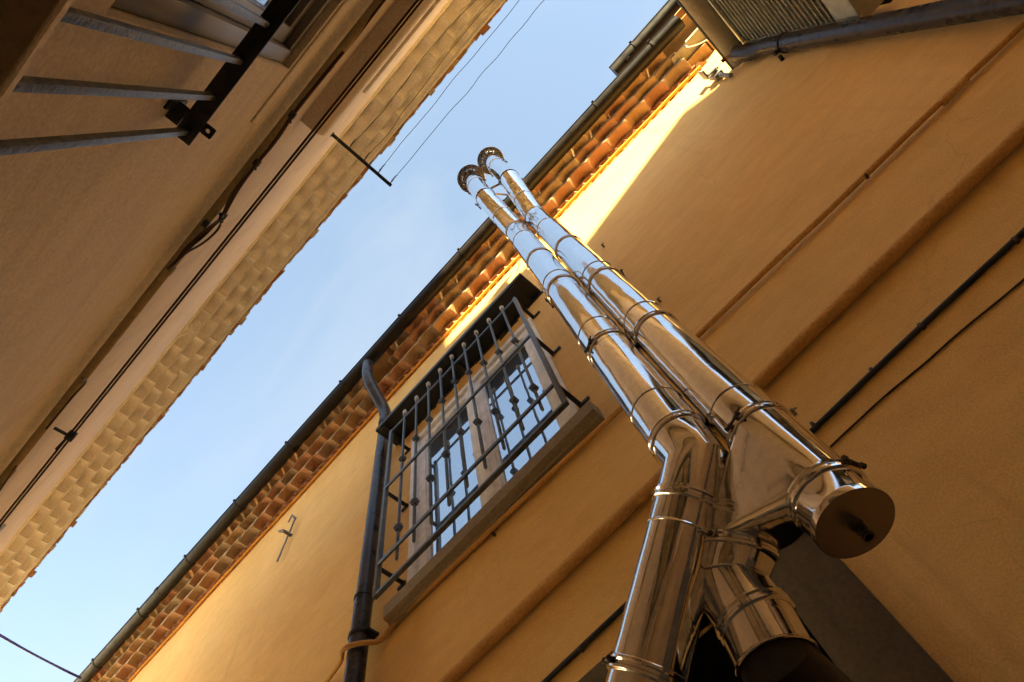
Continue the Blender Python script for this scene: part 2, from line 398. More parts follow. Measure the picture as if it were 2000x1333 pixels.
# ---- window
win = MB('woodw')
fx0, fx1, fz0, fz1 = WX0 + .002, WX1 - .002, WZ0 + .002, WZ1 - .002
y0 = D - .012; y1 = D + .07
def frame(mb, x0, x1, z0, z1, w, ya, yb, bev=.004, wb=None):
    wb = wb or w
    mb.box((x0, ya, z0), (x0 + w, yb, z1), bev=bev); mb.box((x1 - w, ya, z0), (x1, yb, z1), bev=bev)
    mb.box((x0 + w, ya + .001, z1 - w), (x1 - w, yb - .001, z1), bev=bev); mb.box((x0 + w, ya + .001, z0), (x1 - w, yb - .001, z0 + wb), bev=bev)
frame(win, fx0, fx1, fz0, fz1, .055, y0, D + .10)
wo = win.build('window_frame', RH)
for k, (a, b) in enumerate(((fx0 + .057, -1.232), (-1.228, fx1 - .057))):
    s = MB('woodw'); frame(s, a, b, fz0 + .057, fz1 - .057, .075, D + .012, D + .06, .005, .09)
    frame(s, a + .077, b - .077, fz0 + .15, fz1 - .134, .012, D + .022, D + .05, .003)
    so = s.build('sash', wo)
    p = MB('glass'); p.box((a + .06, D + .040, fz0 + .12), (b - .06, D + .046, fz1 - .11)); p.build('pane', so)
s = MB('woodw'); s.box((-1.262, D - .004, fz0 + .058), (-1.198, D + .030, fz1 - .058), bev=.006); s.build('mullion', wo)
s = MB('blackiron'); s.box((fx0 + .05, D - .03, WZ0 + .003), (-1.30, D + .01, WZ0 + .016)); s.box((-1.26, D - .03, WZ0 + .003), (fx1 - .25, D + .01, WZ0 + .014)); s.build('sill_flashing', wo)
# sill: moulded stone slab
sl = MB('stone')
sl.extr([(D + .1, 2.50), (1.462, 2.50), (1.458, 2.515), (1.440, 2.519), (1.424, 2.529), (1.422, 2.612), (1.428, 2.620), (D + .1, 2.621)], -2.00, -.462)
sl.build('window_sill', RH)
# canopy slab above the window
cn = MB('blackiron')
cn.extr([(D + .002, 4.492), (1.284, 4.492), (1.282, 4.50), (1.282, 4.535), (1.30, 4.54), (D + .002, 4.56)], -2.10, -.385)
co = cn.build('canopy', RH)
for x in (-2.03, -1.25, -.50): cn = MB('blackiron'); cn.box((x - .02, 1.30, 4.47), (x + .02, D, 4.491)); cn.build('canopy_support', co)
random.seed(11)
cn = MB('dark_brown')   # ragged dark render left under the slab
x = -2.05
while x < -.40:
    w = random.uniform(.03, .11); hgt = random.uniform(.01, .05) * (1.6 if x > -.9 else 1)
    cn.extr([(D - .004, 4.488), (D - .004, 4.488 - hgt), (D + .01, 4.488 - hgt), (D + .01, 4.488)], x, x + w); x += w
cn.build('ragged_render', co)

# ---------------------------------------------------------------- window grille
YR = 1.32
GR = empty('window_grille', (-1.23, YR, 2.56), 'dark iron window grille with knuckled bars and spear tips, bracketed over the stone sill', 'grille')
gx0, gx1 = -1.93, -.535
for x in (gx0, gx1):
    m = MB('iron'); m.bar((x, YR, 2.548), (x, YR, 4.296), .026, .026, (0, 1, 0), bev=.002); m.build('corner_post', GR)
for z, w, h in ((4.286, .012, .020), (3.50, .012, .030), (2.775, .012, .030), (2.558, .022, .020)):
    m = MB('iron'); yy = YR + (0.014 if z in (3.50, 2.775) else 0)
    m.bar((gx0 + .0135, yy - (0 if z not in (3.5, 2.775) else .026), z), (gx1 - .0135, yy - (0 if z not in (3.5, 2.775) else .026), z), w if z > 2.6 else .026, h, bev=.0015); m.build('rail', GR)
cz = [(3.662, 2.947), (3.74, 3.018), (3.815, 3.10), (3.906, 3.182), (3.99, 3.259), (3.905, 3.19), (3.837, 3.107), (3.769, 3.035), (3.687, 2.952)]
for i in range(9):
    x = -.66 - i * (1.775 - .66) / 8; top = [4.36, 4.385, 4.41, 4.43, 4.45, 4.43, 4.41, 4.385, 4.36][i] - .02
    m = MB('iron'); m.bar((x, YR, 2.69), (x, YR, top), .0145, .0145, (0, 1, 0), bev=.0012)
    m.lathe((x, YR, 2.69), (0, 0, -1), [(-.001, .0095), (.006, .008), (.020, 0)], 4)
    b = m.build('bar', GR)
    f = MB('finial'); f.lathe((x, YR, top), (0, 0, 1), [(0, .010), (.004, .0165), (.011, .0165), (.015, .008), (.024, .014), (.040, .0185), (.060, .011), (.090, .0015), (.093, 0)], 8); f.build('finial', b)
    for z in cz[i]:
        f = MB('iron')
        for k, (hh, ww) in enumerate(((-.024, .030), (-.012, .036), (0, .042), (.012, .036), (.024, .030))):
            f.box((x - ww / 2, YR - ww / 2, z + hh - .005), (x + ww / 2, YR + ww / 2, z + hh + .005), bev=.0018)
        f.box((x - .0125, YR - .0125, z - .028), (x + .0125, YR + .0125, z + .028)); f.build('collar', b)
for x, s in ((gx0, 1), (gx1, 1)):
    for z in (4.20, 3.48, 2.765):
        m = MB('blackiron'); e = .05 if x > -1 else -.03
        m.bar((x, YR + .013, z), (x, D - .004, z), .026, .007, bev=.001)
        m.box((x - .013, D - .012, z - .012), (x + (.062 if x > -1 else -.0), D - .002, z + .012) if x > -1 else (x + .013, D - .002, z + .012), bev=.001)
        if x < -1: m.box((x - .05, D - .0125, z - .0125), (x - .013, D - .0025, z + .0115), bev=.001)
        m.build('wall_bracket', GR)

# ---------------------------------------------------------------- gutters, downpipe
def halfround(mb, x0, x1, yc, zc, r, fn=None, mi=0, th=.003, nseg=1, n=18, bead=.009, ends=True):
    prof = []
    for i in range(n + 1):
        a = math.pi + math.pi * i / n; prof.append((yc + r * math.cos(a), zc + r * math.sin(a)))
    for i in range(n, -1, -1):
        a = math.pi + math.pi * i / n; prof.append((yc + (r - th) * math.cos(a), zc + (r - th) * math.sin(a)))
    mb.extr(prof, x0, x1, fn, mi, nseg=nseg)
    if bead:
        bp = [(yc - r + bead * .9 * math.cos(2 * math.pi * i / 10) - bead * .3, zc + bead * math.sin(2 * math.pi * i / 10)) for i in range(10)]
        mb.extr(bp, x0, x1, fn, mi, nseg=nseg)
    if ends:
        for x in (x0 - .0015, x1 + .0015):
            d = fn(x) if fn else 0
            mb.poly([(x, yc + r * math.cos(math.pi + math.pi * i / n), zc + d + r * math.sin(math.pi + math.pi * i / n)) for i in range(n + 1)], mi)
def hook(parent, x, yc, zc, r, d):
    m = MB('brown'); pts = [(x, yc + (r + .004) * math.cos(math.pi + math.pi * i / 14), zc + d + (r + .004) * math.sin(math.pi + math.pi * i / 14)) for i in range(15)]
    for a, b in zip(pts, pts[1:]): m.bar(a, b, .024, .004, (0, -(a[1] - yc) or .01, -(a[2] - zc - d)))
    m.box((x - .012, yc - r - .022, zc + d - .004), (x + .012, yc - r - .004, zc + d + .016), bev=.003); m.build('gutter_hook', parent)
GU = empty('roof_gutter', (-2, 1.135, 5.92), 'long dark brown half-round gutter along the terracotta eaves, running past the steel flues', 'gutter', 'brown gutters of the ochre house')
GY, GZ, GRr = 1.140, 5.935, .066
mb = MB('brown'); halfround(mb, -9.9, 2.03, GY, GZ, GRr, dz, nseg=60, bead=.007); mb.build('gutter_channel', GU)
for x in (-8.0, -7.05, -6.15, -5.25, -4.35, -3.45, -2.55, -1.62, -.73, .16, 1.08, 1.75): hook(GU, x, GY, GZ, GRr, dz(x))
for x in (-5.8, -.12):
    mb = MB('brown'); halfround(mb, x - .03, x + .03, GY, GZ, GRr + .003, dz, bead=.011, ends=False); mb.build('gutter_joint', GU)
G2 = empty('upper_gutter', (2.4, 1.1, 6.1), 'short dark brown gutter end set higher and overlapping the long one at top right', 'gutter', 'brown gutters of the ochre house')
mb = MB('brown'); halfround(mb, 1.46, 4.4, 1.105, 6.13, .075, bead=.008); mb.build('gutter_channel', G2)
for x in (1.75, 2.6, 3.5): hook(G2, x, 1.105, 6.13, .075, 0)
mb = MB('brown'); mb.lathe((1.62, 1.105, 6.045), (0, 0, -1), [(0, .03), (.03, .03), (.03, .0)], 20); mb.build('gutter_outlet', G2)

DP = empty('downpipe', (-2.2, 1.42, G), 'dark brown downpipe with a swan neck under the gutter, left of the window grille', 'downpipe', 'rain downpipes')
def arcpath(pts, r, n=6):   # rounded polyline
    pts = [Vector(p) for p in pts]; out = [pts[0]]
    for a, b, c in zip(pts, pts[1:], pts[2:]):
        u = (a - b).normalized(); v = (c - b).normalized(); k = min(r, (a - b).length * .49, (c - b).length * .49)
        p, q = b + u * k, b + v * k
        for i in range(n + 1):
            t = i / n; out.append(p * (1 - t) ** 2 + b * 2 * t * (1 - t) + q * t * t)
    out.append(pts[-1]); return out
px, rr = -2.205, .052
mb = MB('brownpipe'); mb.sweep([(px, 1.43, G), (px, 1.43, 2.86)], rr, 28); mb.build('pipe_section', DP)
mb = MB('brownpipe'); mb.sweep([(px, 1.43, 2.82), (px, 1.43, 4.98)], rr - .003, 28); mb.build('pipe_section', DP)
mb = MB('brownpipe'); mb.sweep(arcpath([(px, 1.43, 4.93), (px, 1.43, 5.16), (px + .01, 1.165, 5.55), (px + .01, 1.145, 5.875)], .17, 8), rr + .003, 28); mb.build('swan_neck', DP)
for z in (2.855, 4.97): mb = MB('brownpipe'); mb.lathe((px, 1.43, z), (0, 0, 1), [(-.012, rr), (-.010, rr + .005), (.008, rr + .005), (.010, rr)], 28); mb.build('pipe_socket', DP)
mb = MB('blackiron'); mb.lathe((px, 1.43, 2.58), (0, 0, 1), [(-.013, rr), (-.013, rr + .006), (-.007, rr + .008), (0, rr + .005), (.007, rr + .008), (.013, rr + .006), (.013, rr)], 28)
mb.box((px + .03, 1.43 - .008, 2.572), (px + .075, 1.5, 2.588)); mb.bar((px + .05, 1.40, 2.58), (px + .05, 1.37, 2.60), .008, .008); mb.build('pipe_clamp', DP)

D2 = empty('downpipe', (1.86, 1.43, G), 'dark brown downpipe descending from the cement gutter beside the louvred box', 'downpipe', 'rain downpipes')
mb = MB('brownpipe'); mb.sweep(arcpath([(1.83, 1.40, 4.66), (1.84, 1.43, 4.52), (1.885, 1.43, 4.40), (1.885, 1.43, G)], .08), .056, 28); mb.build('pipe_section', D2)
mb = MB('brown'); mb.lathe((1.885, 1.43, 4.12), (0, 0, 1), [(-.012, .056), (-.010, .063), (.010, .063), (.012, .056)], 28); mb.box((1.82, 1.46, 4.11), (1.80, 1.5, 4.13)); mb.box((1.79, 1.42, 4.105), (1.83, 1.44, 4.135)); mb.build('pipe_clamp', D2)

# cement gutter crossing along y
CG = empty('cement_gutter', (1.86, 1.4, 4.7), 'weathered cement gutter with a rusty strap, jutting from the wall at top right', 'gutter')
mb = MB('cement'); prof = []
cx, czz, cr = 1.848, 4.74, .075
for i in range(19):
    a = math.pi + math.pi * i / 18; prof.append((cx + cr * math.cos(a), czz + cr * math.sin(a)))
for i in range(18, -1, -1):
    a = math.pi + math.pi * i / 18; prof.append((cx + (cr - .012) * math.cos(a), czz + (cr - .012) * math.sin(a)))
rs = [[mb.bm.verts.new((x, y, z)) for x, z in prof] for y in (-.39, .3, .9, 1.485)]
for A, B in zip(rs, rs[1:]):
    for j in range(len(prof)): mb.bm.faces.new((A[j], A[(j + 1) % len(prof)], B[(j + 1) % len(prof)], B[j]))
mb.bm.faces.new(rs[0][::-1]); mb.bm.faces.new(rs[-1]); mb.build('gutter_channel', CG)
mb = MB('blackiron'); mb.box((cx - cr - .006, -.39, czz - .012), (cx - cr + .002, 1.49, czz + .012)); mb.build('gutter_lip', CG)
mb = MB('rust')
for i in range(14):
    a0 = math.pi + math.pi * i / 14; a1 = math.pi + math.pi * (i + 1) / 14; r2 = cr + .003
    mb.bar((cx + r2 * math.cos(a0), 1.385, czz + r2 * math.sin(a0)), (cx + r2 * math.cos(a1), 1.385, czz + r2 * math.sin(a1)), .022, .004, (0, 1, 0)) if False else mb.hexa([(cx + q * math.cos(a), y, czz + q * math.sin(a)) for q, a, y in ((cr, a0, 1.372), (cr, a1, 1.372), (cr, a1, 1.398), (cr, a0, 1.398), (r2, a0, 1.372), (r2, a1, 1.372), (r2, a1, 1.398), (r2, a0, 1.398))])
mb.box((cx - cr - .028, 1.372, czz - .014), (cx - cr, 1.398, czz + .006)); mb.build('strap', CG)
mb = MB('dark_brown'); mb.box((1.935, -.38, 4.80), (4.4, 1.49, 4.86)); mb.build('roof_board', CG)

# louvred box
LV = empty('louvred_box', (2.0, 1.2, 3.4), 'grey louvred metal box with a bright toggle latch under the cement gutter', 'ventilation box')
lx, ly0, ly1, lz0, lz1 = 1.932, .62, 1.466, 3.42, 4.76
mb = MB('louvre'); mb.box((lx + .012, ly0 + .01, lz0 + .01), (lx + .16, ly1 - .03, lz1 - .01), bev=.004); mb.build('box_body', LV)
mb = MB('louvre')
mb.box((lx, ly1 - .075, lz0), (lx + .02, ly1, lz1), bev=.003); mb.box((lx, ly0, lz0), (lx + .02, ly0 + .05, lz1), bev=.003)
mb.box((lx + .001, ly0 + .051, lz1 - .06), (lx + .019, ly1 - .076, lz1), bev=.003); mb.box((lx + .001, ly0 + .051, lz0), (lx + .019, ly1 - .076, lz0 + .20), bev=.003)
mb.box((lx - .003, ly1 - .038, lz0 + .02), (lx, ly1 - .034, lz1 - .02))
mb.build('box_frame', LV)
mb = MB('louvre')
for i in range(22):
    z = lz0 + .225 + i * (lz1 - lz0 - .30) / 21
    mb.bar((lx + .006, ly0 + .052, z), (lx + .006, ly1 - .077, z), .004, .034, (1, 0, .9))
mb.build('slats', LV)
mb = MB('blackiron')
for z in (lz1 - .03, lz1 - .33, lz1 - .68): mb.box((lx - .012, ly1 - .052, z - .004), (lx, ly1 - .018, z + .004), bev=.001)
mb.box((lx + .165, ly0, lz0), (lx + .19, ly1, lz1)); mb.build('hooks', LV)
mb = MB('latch'); z = lz1 - .55
mb.box((lx - .012, ly1 - .044, z - .02), (lx - .004, ly1 - .020, z + .02), bev=.002); mb.bar((lx - .014, ly1 - .04, z + .02), (lx - .016, ly1 - .028, z + .065), .006, .006); mb.bar((lx - .014, ly1 - .016, z + .02), (lx - .016, ly1 - .028, z + .065), .006, .006); mb.box((lx - .02, ly1 - .04, z + .055), (lx - .008, ly1 - .016, z + .068), bev=.002)
mb.build('latch', LV)

# ---------------------------------------------------------------- pipes and cables on the ochre wall
def pipe(name, pts, r, mat, label, cat, group=None, clips=(), n=16):
    e = empty(name, Vector(pts[0]), label, cat, group)
    m = MB(mat); m.sweep(pts, r, n); m.build('pipe_run' if 'pipe' in name else 'conduit_run', e)
    for c, k in clips:
        m = MB(mat if k < 2 else 'bolt'); c = Vector(c)
        if k == 0: m.lathe(c, (1, 0, 0), [(-.012, r), (-.012, r * 1.25), (.012, r * 1.25), (.012, r)], 18); 
        elif k == 1: m.lathe(c, (1, 0, 0), [(-.06, r), (-.06, r * 1.2), (-.045, r * 1.25), (-.04, r * 1.08), (.04, r * 1.08), (.045, r * 1.25), (.06, r * 1.2), (.06, r)], 18)
        else:
            m.box(c - Vector((.006, .010, r + .010)), c + Vector((.006, .012, -r * .2)), bev=.002); m.box(c - Vector((.003, .014, r + .008)), c + Vector((.003, -.002, -r)), bev=.001)
        m.build('clip', e)
    return e
pts = [(x, D - .022 + wob(x, .003, 2.2), 2.485 + pl(x, [(-2, .03), (.1, -.06), (2.7, -.14)]) + wob(x, .006, 1.3, 5)) for x in [i * .12 - 1.92 for i in range(44)]]
path = arcpath([(-2.62, D - .02, G), (-2.62, D - .02, 2.50), (-2.56, D - .025, 2.56), (-2.31, 1.41, 2.50), (-2.22, 1.345, 2.475), (-2.12, 1.40, 2.46), (-2.08, D - .022, 2.47), (-1.95, D - .022, 2.515)], .05, 4)
pipe('yellow_pipe', path + pts[1:], .013, 'ochre_pipe', 'thin yellow-painted pipe under the sill that loops around the left downpipe', 'pipe',
     clips=[((-1.23, D - .022, 2.46), 2), ((1.03, D - .022, 2.40), 2), ((1.47, D - .022, 2.375), 1), ((-2.02, D - .022, 2.49), 0)])
pts = [(x, D - .028 + wob(x, .002, 1), 1.885 + wob(x, .01, .6, 2) + .012 * (x > 0)) for x in [i * .25 - 5 for i in range(40)]]
pipe('ochre_pipe', pts, .0255, 'ochre_pipe', 'thick ochre-painted pipe crossing the wall behind the flues, dirty underneath', 'pipe')
pts = [(x, D - .010, 1.555 + pl(x, [(-3, -.035), (0, .015), (1, .035), (3, .05)]) + wob(x, .005, 1.1, 8)) for x in [i * .15 - 3 for i in range(40)]]
pipe('black_conduit', pts, .0095, 'black', 'thin black conduit clipped to the lower ochre wall right of the flues', 'conduit',
     clips=[((x, D - .010, 1.598 + .0), 2) for x in (.12, .36, .55, .9)] + [((-.946, D - .010, 1.56), 2)], n=10)
random.seed(5)
pts = [(x, D - .004, 1.478 + wob(x, .012, 4, 1)) for x in [i * .04 + .03 for i in range(46)]]
m = MB('cable'); m.sweep(pts, .0035, 6); tag(m.build('thin_cable'), 'thin brown cable wandering along the wall just below the black conduit', 'cable')
pts = [(x, 1.478 + wob(x, .004, 3), 5.664 + dz(x) + wob(x, .008, 1.6, 4)) for x in [i * .09 - 8.5 for i in range(116)]]
pipe('orange_conduit', pts, .0135, 'orange', 'orange-painted conduit running under the saw-tooth bricks of the eaves', 'conduit', clips=[((x, 1.478, 5.664 + dz(x)), 0) for x in (-4.2, -2.6, -.9, .95)], n=12)
m = MB('white_wire'); m.sweep(arcpath([(1.93, 1.31, 5.62), (1.88, 1.30, 5.50), (1.93, 1.33, 5.38), (2.10, 1.38, 5.36)], .09), .005, 8); tag(m.build('white_wire'), 'short white wire hanging out of the eaves beside the cement gutter', 'wire')

# S-shaped wall anchor
AN = empty('wall_anchor', (-3.64, D, 4.9), 'hooked iron wall anchor on the sunlit plaster left of the downpipe', 'wall anchor')
m = MB('anchor'); m.bar((-3.70, D - .03, 4.64), (-3.60, D - .03, 5.16), .022, .012, (0, 1, 0), bev=.002); m.bar((-3.60, D - .032, 5.15), (-3.66, D - .05, 5.25), .02, .012, (0, 1, 0), bev=.002); m.bar((-3.655, D - .05, 5.245), (-3.71, D - .04, 5.20), .018, .012, (0, 1, 0), bev=.002); m.build('anchor_bar', AN)
m = MB('anchor'); m.bar((-3.635, D, 4.95), (-3.635, D - .09, 4.95), .03, .016, bev=.002); m.bar((-3.63, D - .085, 4.95), (-3.70, D - .10, 5.0), .03, .014, bev=.002); m.bar((-3.695, D - .10, 4.995), (-3.715, D - .06, 5.06), .026, .012, bev=.002); m.build('anchor_hook', AN)

# metal bracket near the cement gutter
BK = empty('pulley_bracket', (1.7, D, 4.8), 'blue-grey metal bracket with a knob fixed below the cement gutter', 'bracket')
m = MB('anchor'); m.sweep([(1.69, D - .03, 4.62), (1.70, D - .035, 4.80)], .017, 12); m.build('bracket_tube', BK)
m = MB('anchor'); m.sweep([(1.70, D, 4.86), (1.70, D - .09, 4.86)], .032, 12); m.box((1.66, D - .06, 4.80), (1.735, D - .02, 4.93), bev=.008); m.box((1.715, D - .075, 4.88), (1.755, D - .055, 4.95), bev=.004); m.build('bracket_body', BK)
m = MB('anchor'); m.box((1.66, D - .12, 4.93), (1.675, D - .04, 5.02), bev=.002); m.bar((1.69, D - .05, 4.90), (1.67, D - .08, 4.97), .014, .014); m.build('bracket_plate', BK)
# small nail tags by the flues
for i, (x, z) in enumerate(((.11, 1.685), (.12, 2.95), (.17, 4.15))):
    m = MB('anchor'); m.box((x - .007, D - .03, z - .003), (x + .007, D, z + .003)); m.bar((x, D - .028, z), (x + .016, D - .03, z - .014), .005, .005)
    tag(m.build('pipe_nail'), ['small iron nail tag beside the capped flue tee', 'small iron nail tag on the wall halfway up the right flue', 'small iron nail tag at the sunlit edge near the flue top'][i], 'nail', 'nail tags beside the flues')

# ---------------------------------------------------------------- flues
PR = .0735
def clampring(parent, p, ax, r=PR, boltdir=(0, -1, 0), bolt=True, double=True):
    ax = Vector(ax).normalized(); m = MB('chrome')
    pr = [(-.015, r * .985), (-.014, r + .0015), (-.011, r + .0048), (-.006, r + .0052), (-.0025, r + .002), (.0025, r + .002), (.006, r + .0052), (.011, r + .0048), (.014, r + .0015), (.015, r * .985)] if double else [(-.006, r * .985), (-.0045, r + .0025), (0, r + .0038), (.0045, r + .0025), (.006, r * .985)]
    m.lathe(p, ax, pr, 64); o = m.build('clamp_band', parent)
    if bolt:
        b = Vector(boltdir); b = (b - ax * b.dot(ax)).normalized(); t = ax.cross(b); c = Vector(p) + b * (r + .009)
        k = MB('bolt'); k.sweep([c - t * .024, c + t * .026], .0028, 8)
        for s in (-.012, .012): k.bar(c + t * s - b * .006 - ax * .006, c + t * s - b * .006 + ax * .006, .008, .014, b)
        k.lathe(c + t * .022, t, [(-.004, 0), (-.004, .0065), (.004, .0065), (.004, 0)], 6); k.lathe(c - t * .022, t, [(-.003, 0), (-.003, .006), (.003, .006), (.003, 0)], 6)
        k.bar(c + t * .02, c + t * .034 + ax * .006, .004, .004)
        k.build('clamp_bolt', o)
    return o
def seam(parent, p, ax, r=PR):
    m = MB('chrome'); m.lathe(p, ax, [(-.0035, r * .985), (-.002, r + .0018), (0, r + .0028), (.002, r + .0018), (.0035, r * .985)], 64); return m.build('seam_ring', parent)
def tube(parent, a, b, name='pipe_section', ra=PR, rb=PR):
    a = Vector(a); b = Vector(b); d = b - a; l = d.length; m = MB('chrome')
    # slightly out-of-round rolled sheet
    k = 14; m.lathe((0, 0, 0), (0, 0, 1), [(l * i / k, lerp(ra, rb, i / k) * (1 + .0035 * math.sin(i * 1.7 + l * 9))) for i in range(k + 1)], 96)
    o = m.build(name, parent)
    q = d.to_track_quat('Z', 'Y'); mw = Matrix.Translation(a) @ q.to_matrix().to_4x4()
    o.matrix_parent_inverse = Matrix.Identity(4); o.matrix_basis = Matrix.Translation(-parent.location) @ mw
    return o
def raincap(parent, p, ax, disc=.118):
    ax = Vector(ax).normalized(); p = Vector(p)
    m = MB('chrome'); m.lathe(p, ax, [(0, PR - .006), (.0, PR + .002), (.035, PR + .004), (.04, PR - .002), (.04, PR - .008), (0, PR - .006)], 48); o = m.build('outlet_collar', parent)
    m = MB('clampm'); x = ax.orthogonal().normalized(); y = ax.cross(x)
    for i in range(8):
        a = 2 * math.pi * i / 8 + .3; dv = x * math.cos(a) + y * math.sin(a)
        m.bar(p + ax * .03 + dv * (PR - .002), p + ax * .088 + dv * (disc - .02), .010, .003, dv)
    m.build('cap_struts', o)
    m = MB('clampm'); m.lathe(p + ax * .085, ax, [(0, 0), (0, disc - .03), (.002, disc - .002), (-.006, disc), (-.004, disc + .003), (.006, disc), (.030, disc * .45), (.036, 0)], 48)
    m.build('rain_cap', o)
FA = empty('steel_flue', (-.15, .95, .8), 'left polished steel flue with an angled elbow that heads down beside the doorway', 'flue pipe', 'steel flue pipes')
A = [(-.154, .948, 1.235), (-.156, .94, 4.05), (-.150, .725, 4.57), (-.143, .668, 5.38)]
def at(path, z):
    for p, q in zip(path, path[1:]):
        p, q = Vector(p), Vector(q)
        if z <= q.z: return p.lerp(q, (z - p.z) / (q.z - p.z)), (q - p).normalized()
    return Vector(path[-1]), (Vector(path[-1]) - Vector(path[-2])).normalized()
def run(parent, path, zs, r=PR):
    for a, b in zip(zs, zs[1:]):
        tube(parent, at(path, a + .001)[0], at(path, b - .001)[0])
run(FA, A, [1.24, 1.83, 2.55, 3.17, 4.05]); run(FA, A, [4.05, 4.26, 4.57]); run(FA, A, [4.57, 5.10, 5.38])
bd = [(-.5, -1, 0), (-1, -.1, 0), (-1, .2, 0), (-1, -.2, 0)]
for i, z in enumerate((1.87, 2.60)): 
    p, ax = at(A, z); clampring(FA, p, ax, boltdir=bd[i])
for z in (1.27, 3.17): p, ax = at(A, z); clampring(FA, p, ax, bolt=False)
for z in (1.42, 2.02, 2.71, 3.7): p, ax = at(A, z); seam(FA, p, ax)
for z, bb in ((4.03, (1, -.3, 0)), (4.27, (-1, .2, 0)), (4.575, (-1, 0, 0)), (5.10, (1, 0, 0))): p, ax = at(A, z); clampring(FA, p, ax, boltdir=bb, double=z < 4.2)
p, ax = at(A, 5.10); clampring(FA, p - ax * .03, ax, boltdir=(-1, .1, 0), double=False)
raincap(FA, A[-1], ax)
# elbow: sector of straight cuts, then the 45 degree run
E0 = Vector(A[0]); E1 = E0 + Vector((-.004, 0, -.075)); dirA = Vector((-.70, .03, -.70)).normalized(); E2 = E1 + dirA * .10; E3 = E1 + dirA * .56
m = MB('chrome'); m.sweep([E0 + Vector((0, 0, .01)), E1, E2], PR, 64, cap=False); m.build('elbow', FA)
clampring(FA, E2, dirA, bolt=False); seam(FA, E2 + dirA * .07, dirA)
tube(FA, E2, E1 + dirA * .455, rb=PR + .001); clampring(FA, E1 + dirA * .46, dirA, boltdir=(-.6, -1, .4)); seam(FA, E1 + dirA * .52, dirA)
m = MB('chrome'); m.sweep([E1 + dirA * .46, E1 + dirA * .72, E1 + dirA * .80 + Vector((0, .08, -.05)), (-.76, D + .1, .52)], PR, 64, cap=False); m.build('wall_elbow', FA)

FB = empty('steel_flue', (-.01, .97, .8), 'right polished steel flue, ending below in a tee with round end cap and spout', 'flue pipe', 'steel flue pipes')
B = [(-.008, .985, .80), (-.004, .990, 4.12), (.067, .778, 4.65), (.086, .716, 5.62)]
run(FB, B, [1.13, 1.78, 2.40, 3.09, 3.66, 4.12]); run(FB, B, [4.12, 4.34, 4.65]); run(FB, B, [4.65, 5.28, 5.62])
for z, dbl, bb, bo in ((1.135, 1, (-.3, -1, 0), 1), (1.80, 1, (1, 0, 0), 0), (2.40, 1, (1, .3, 0), 1), (3.09, 1, (1, 0, 0), 0), (4.13, 1, (1, 0, 0), 0), (4.35, 0, (-1, 0, 0), 1), (4.655, 0, (-.7, -.7, 0), 1), (5.24, 0, (1, 0, 0), 1), (5.28, 0, (-1, 0, 0), 1)):
    p, ax = at(B, z); clampring(FB, p, ax, boltdir=bb, bolt=bool(bo), double=bool(dbl))
for z in (1.24, 1.92, 2.52, 3.66): p, ax = at(B, z); seam(FB, p, ax)
raincap(FB, B[-1], ax, .118)
# tee: hull of three openings gives the flat welded cheeks
bx = Vector((-.008, .985, 0)); T0 = Vector((-.008, .985, 1.12)); T1 = Vector((-.008, .985, .895))
Bend = Vector((-.206, 1.035, .995)); bdir = Vector((-.64, .155, -.66)).normalized()
m = MB('chrome'); vs = []
def circ(c, ax, r, n=72):
    ax = Vector(ax).normalized(); x = ax.orthogonal().normalized(); y = ax.cross(x)
    return [Vector(c) + (x * math.cos(2 * math.pi * i / n) + y * math.sin(2 * math.pi * i / n)) * r for i in range(n)]
for c, ax in ((T0, (0, 0, 1)), (T1, (0, 0, 1)), (Bend, bdir)):
    for q in circ(c, ax, PR): m.bm.verts.new(q)
m.bm.verts.ensure_lookup_table(); bmesh.ops.convex_hull(m.bm, input=m.bm.verts[:])
bmesh.ops.dissolve_limit(m.bm, angle_limit=R(.6), verts=m.bm.verts[:], edges=m.bm.edges[:])
m.build('tee', FB, 24)
clampring(FB, T1 - Vector((0, 0, .005)), (0, 0, 1), boltdir=(1, -.3, 0)); clampring(FB, Bend + bdir * .005, bdir, boltdir=(-.3, -1, .2))
m = MB('chrome'); m.lathe((-.008, .985, .89), (0, 0, -1), [(0, PR), (.058, PR), (.061, PR + .001), (.066, PR + .0015), (.078, PR + .001)], 96); m.build('cap_rim', FB)
m = MB('capm'); m.lathe((-.008, .985, .812), (0, 0, -1), [(-.003, PR + .001), (.0, PR), (.0, PR - .002), (0, 0)], 96); cp = m.build('end_cap', FB)
m = MB('bolt'); m.lathe((-.008, .985, .812), (0, 0, -1), [(0, .0125), (.004, .0125), (.006, .0085), (.012, .0085), (.014, .011), (.019, .011), (.021, .0085), (.029, .0085), (.031, .0105), (.036, .0105), (.036, .0075), (.02, .007), (.02, 0)], 24); m.build('drain_spout', cp)
# branch elbows running down into the doorway
b1 = Bend + bdir * .012; b2 = Vector((-.272, 1.040, .946)); b3 = Vector((-.270, 1.050, .846)); b4 = Vector((-.280, 1.056, .763)); b5 = b4 + Vector((-.02, .66, -.10))
m = MB('chrome'); m.sweep([b1, b2, b3], PR, 64, cap=False); m.build('branch_elbow', FB)
d3 = (b3 - b2).normalized(); clampring(FB, b3, d3, bolt=False); seam(FB, b2, ((b2 - b1).normalized() + d3).normalized(), PR + .003)
d4 = (b4 - b3).normalized(); m = MB('chrome'); m.sweep([b3, b4], PR, 64, cap=False); m.build('branch_collar', FB)
m = MB('blackiron'); m.sweep([b4 - d4 * .02, b4 + d4 * .01, b5], PR - .004, 48, cap=False); m.build('branch_shadow_leg', FB)  # last branch leg coloured black for the shadow it runs into
seam(FB, b4, d4, PR + .001)
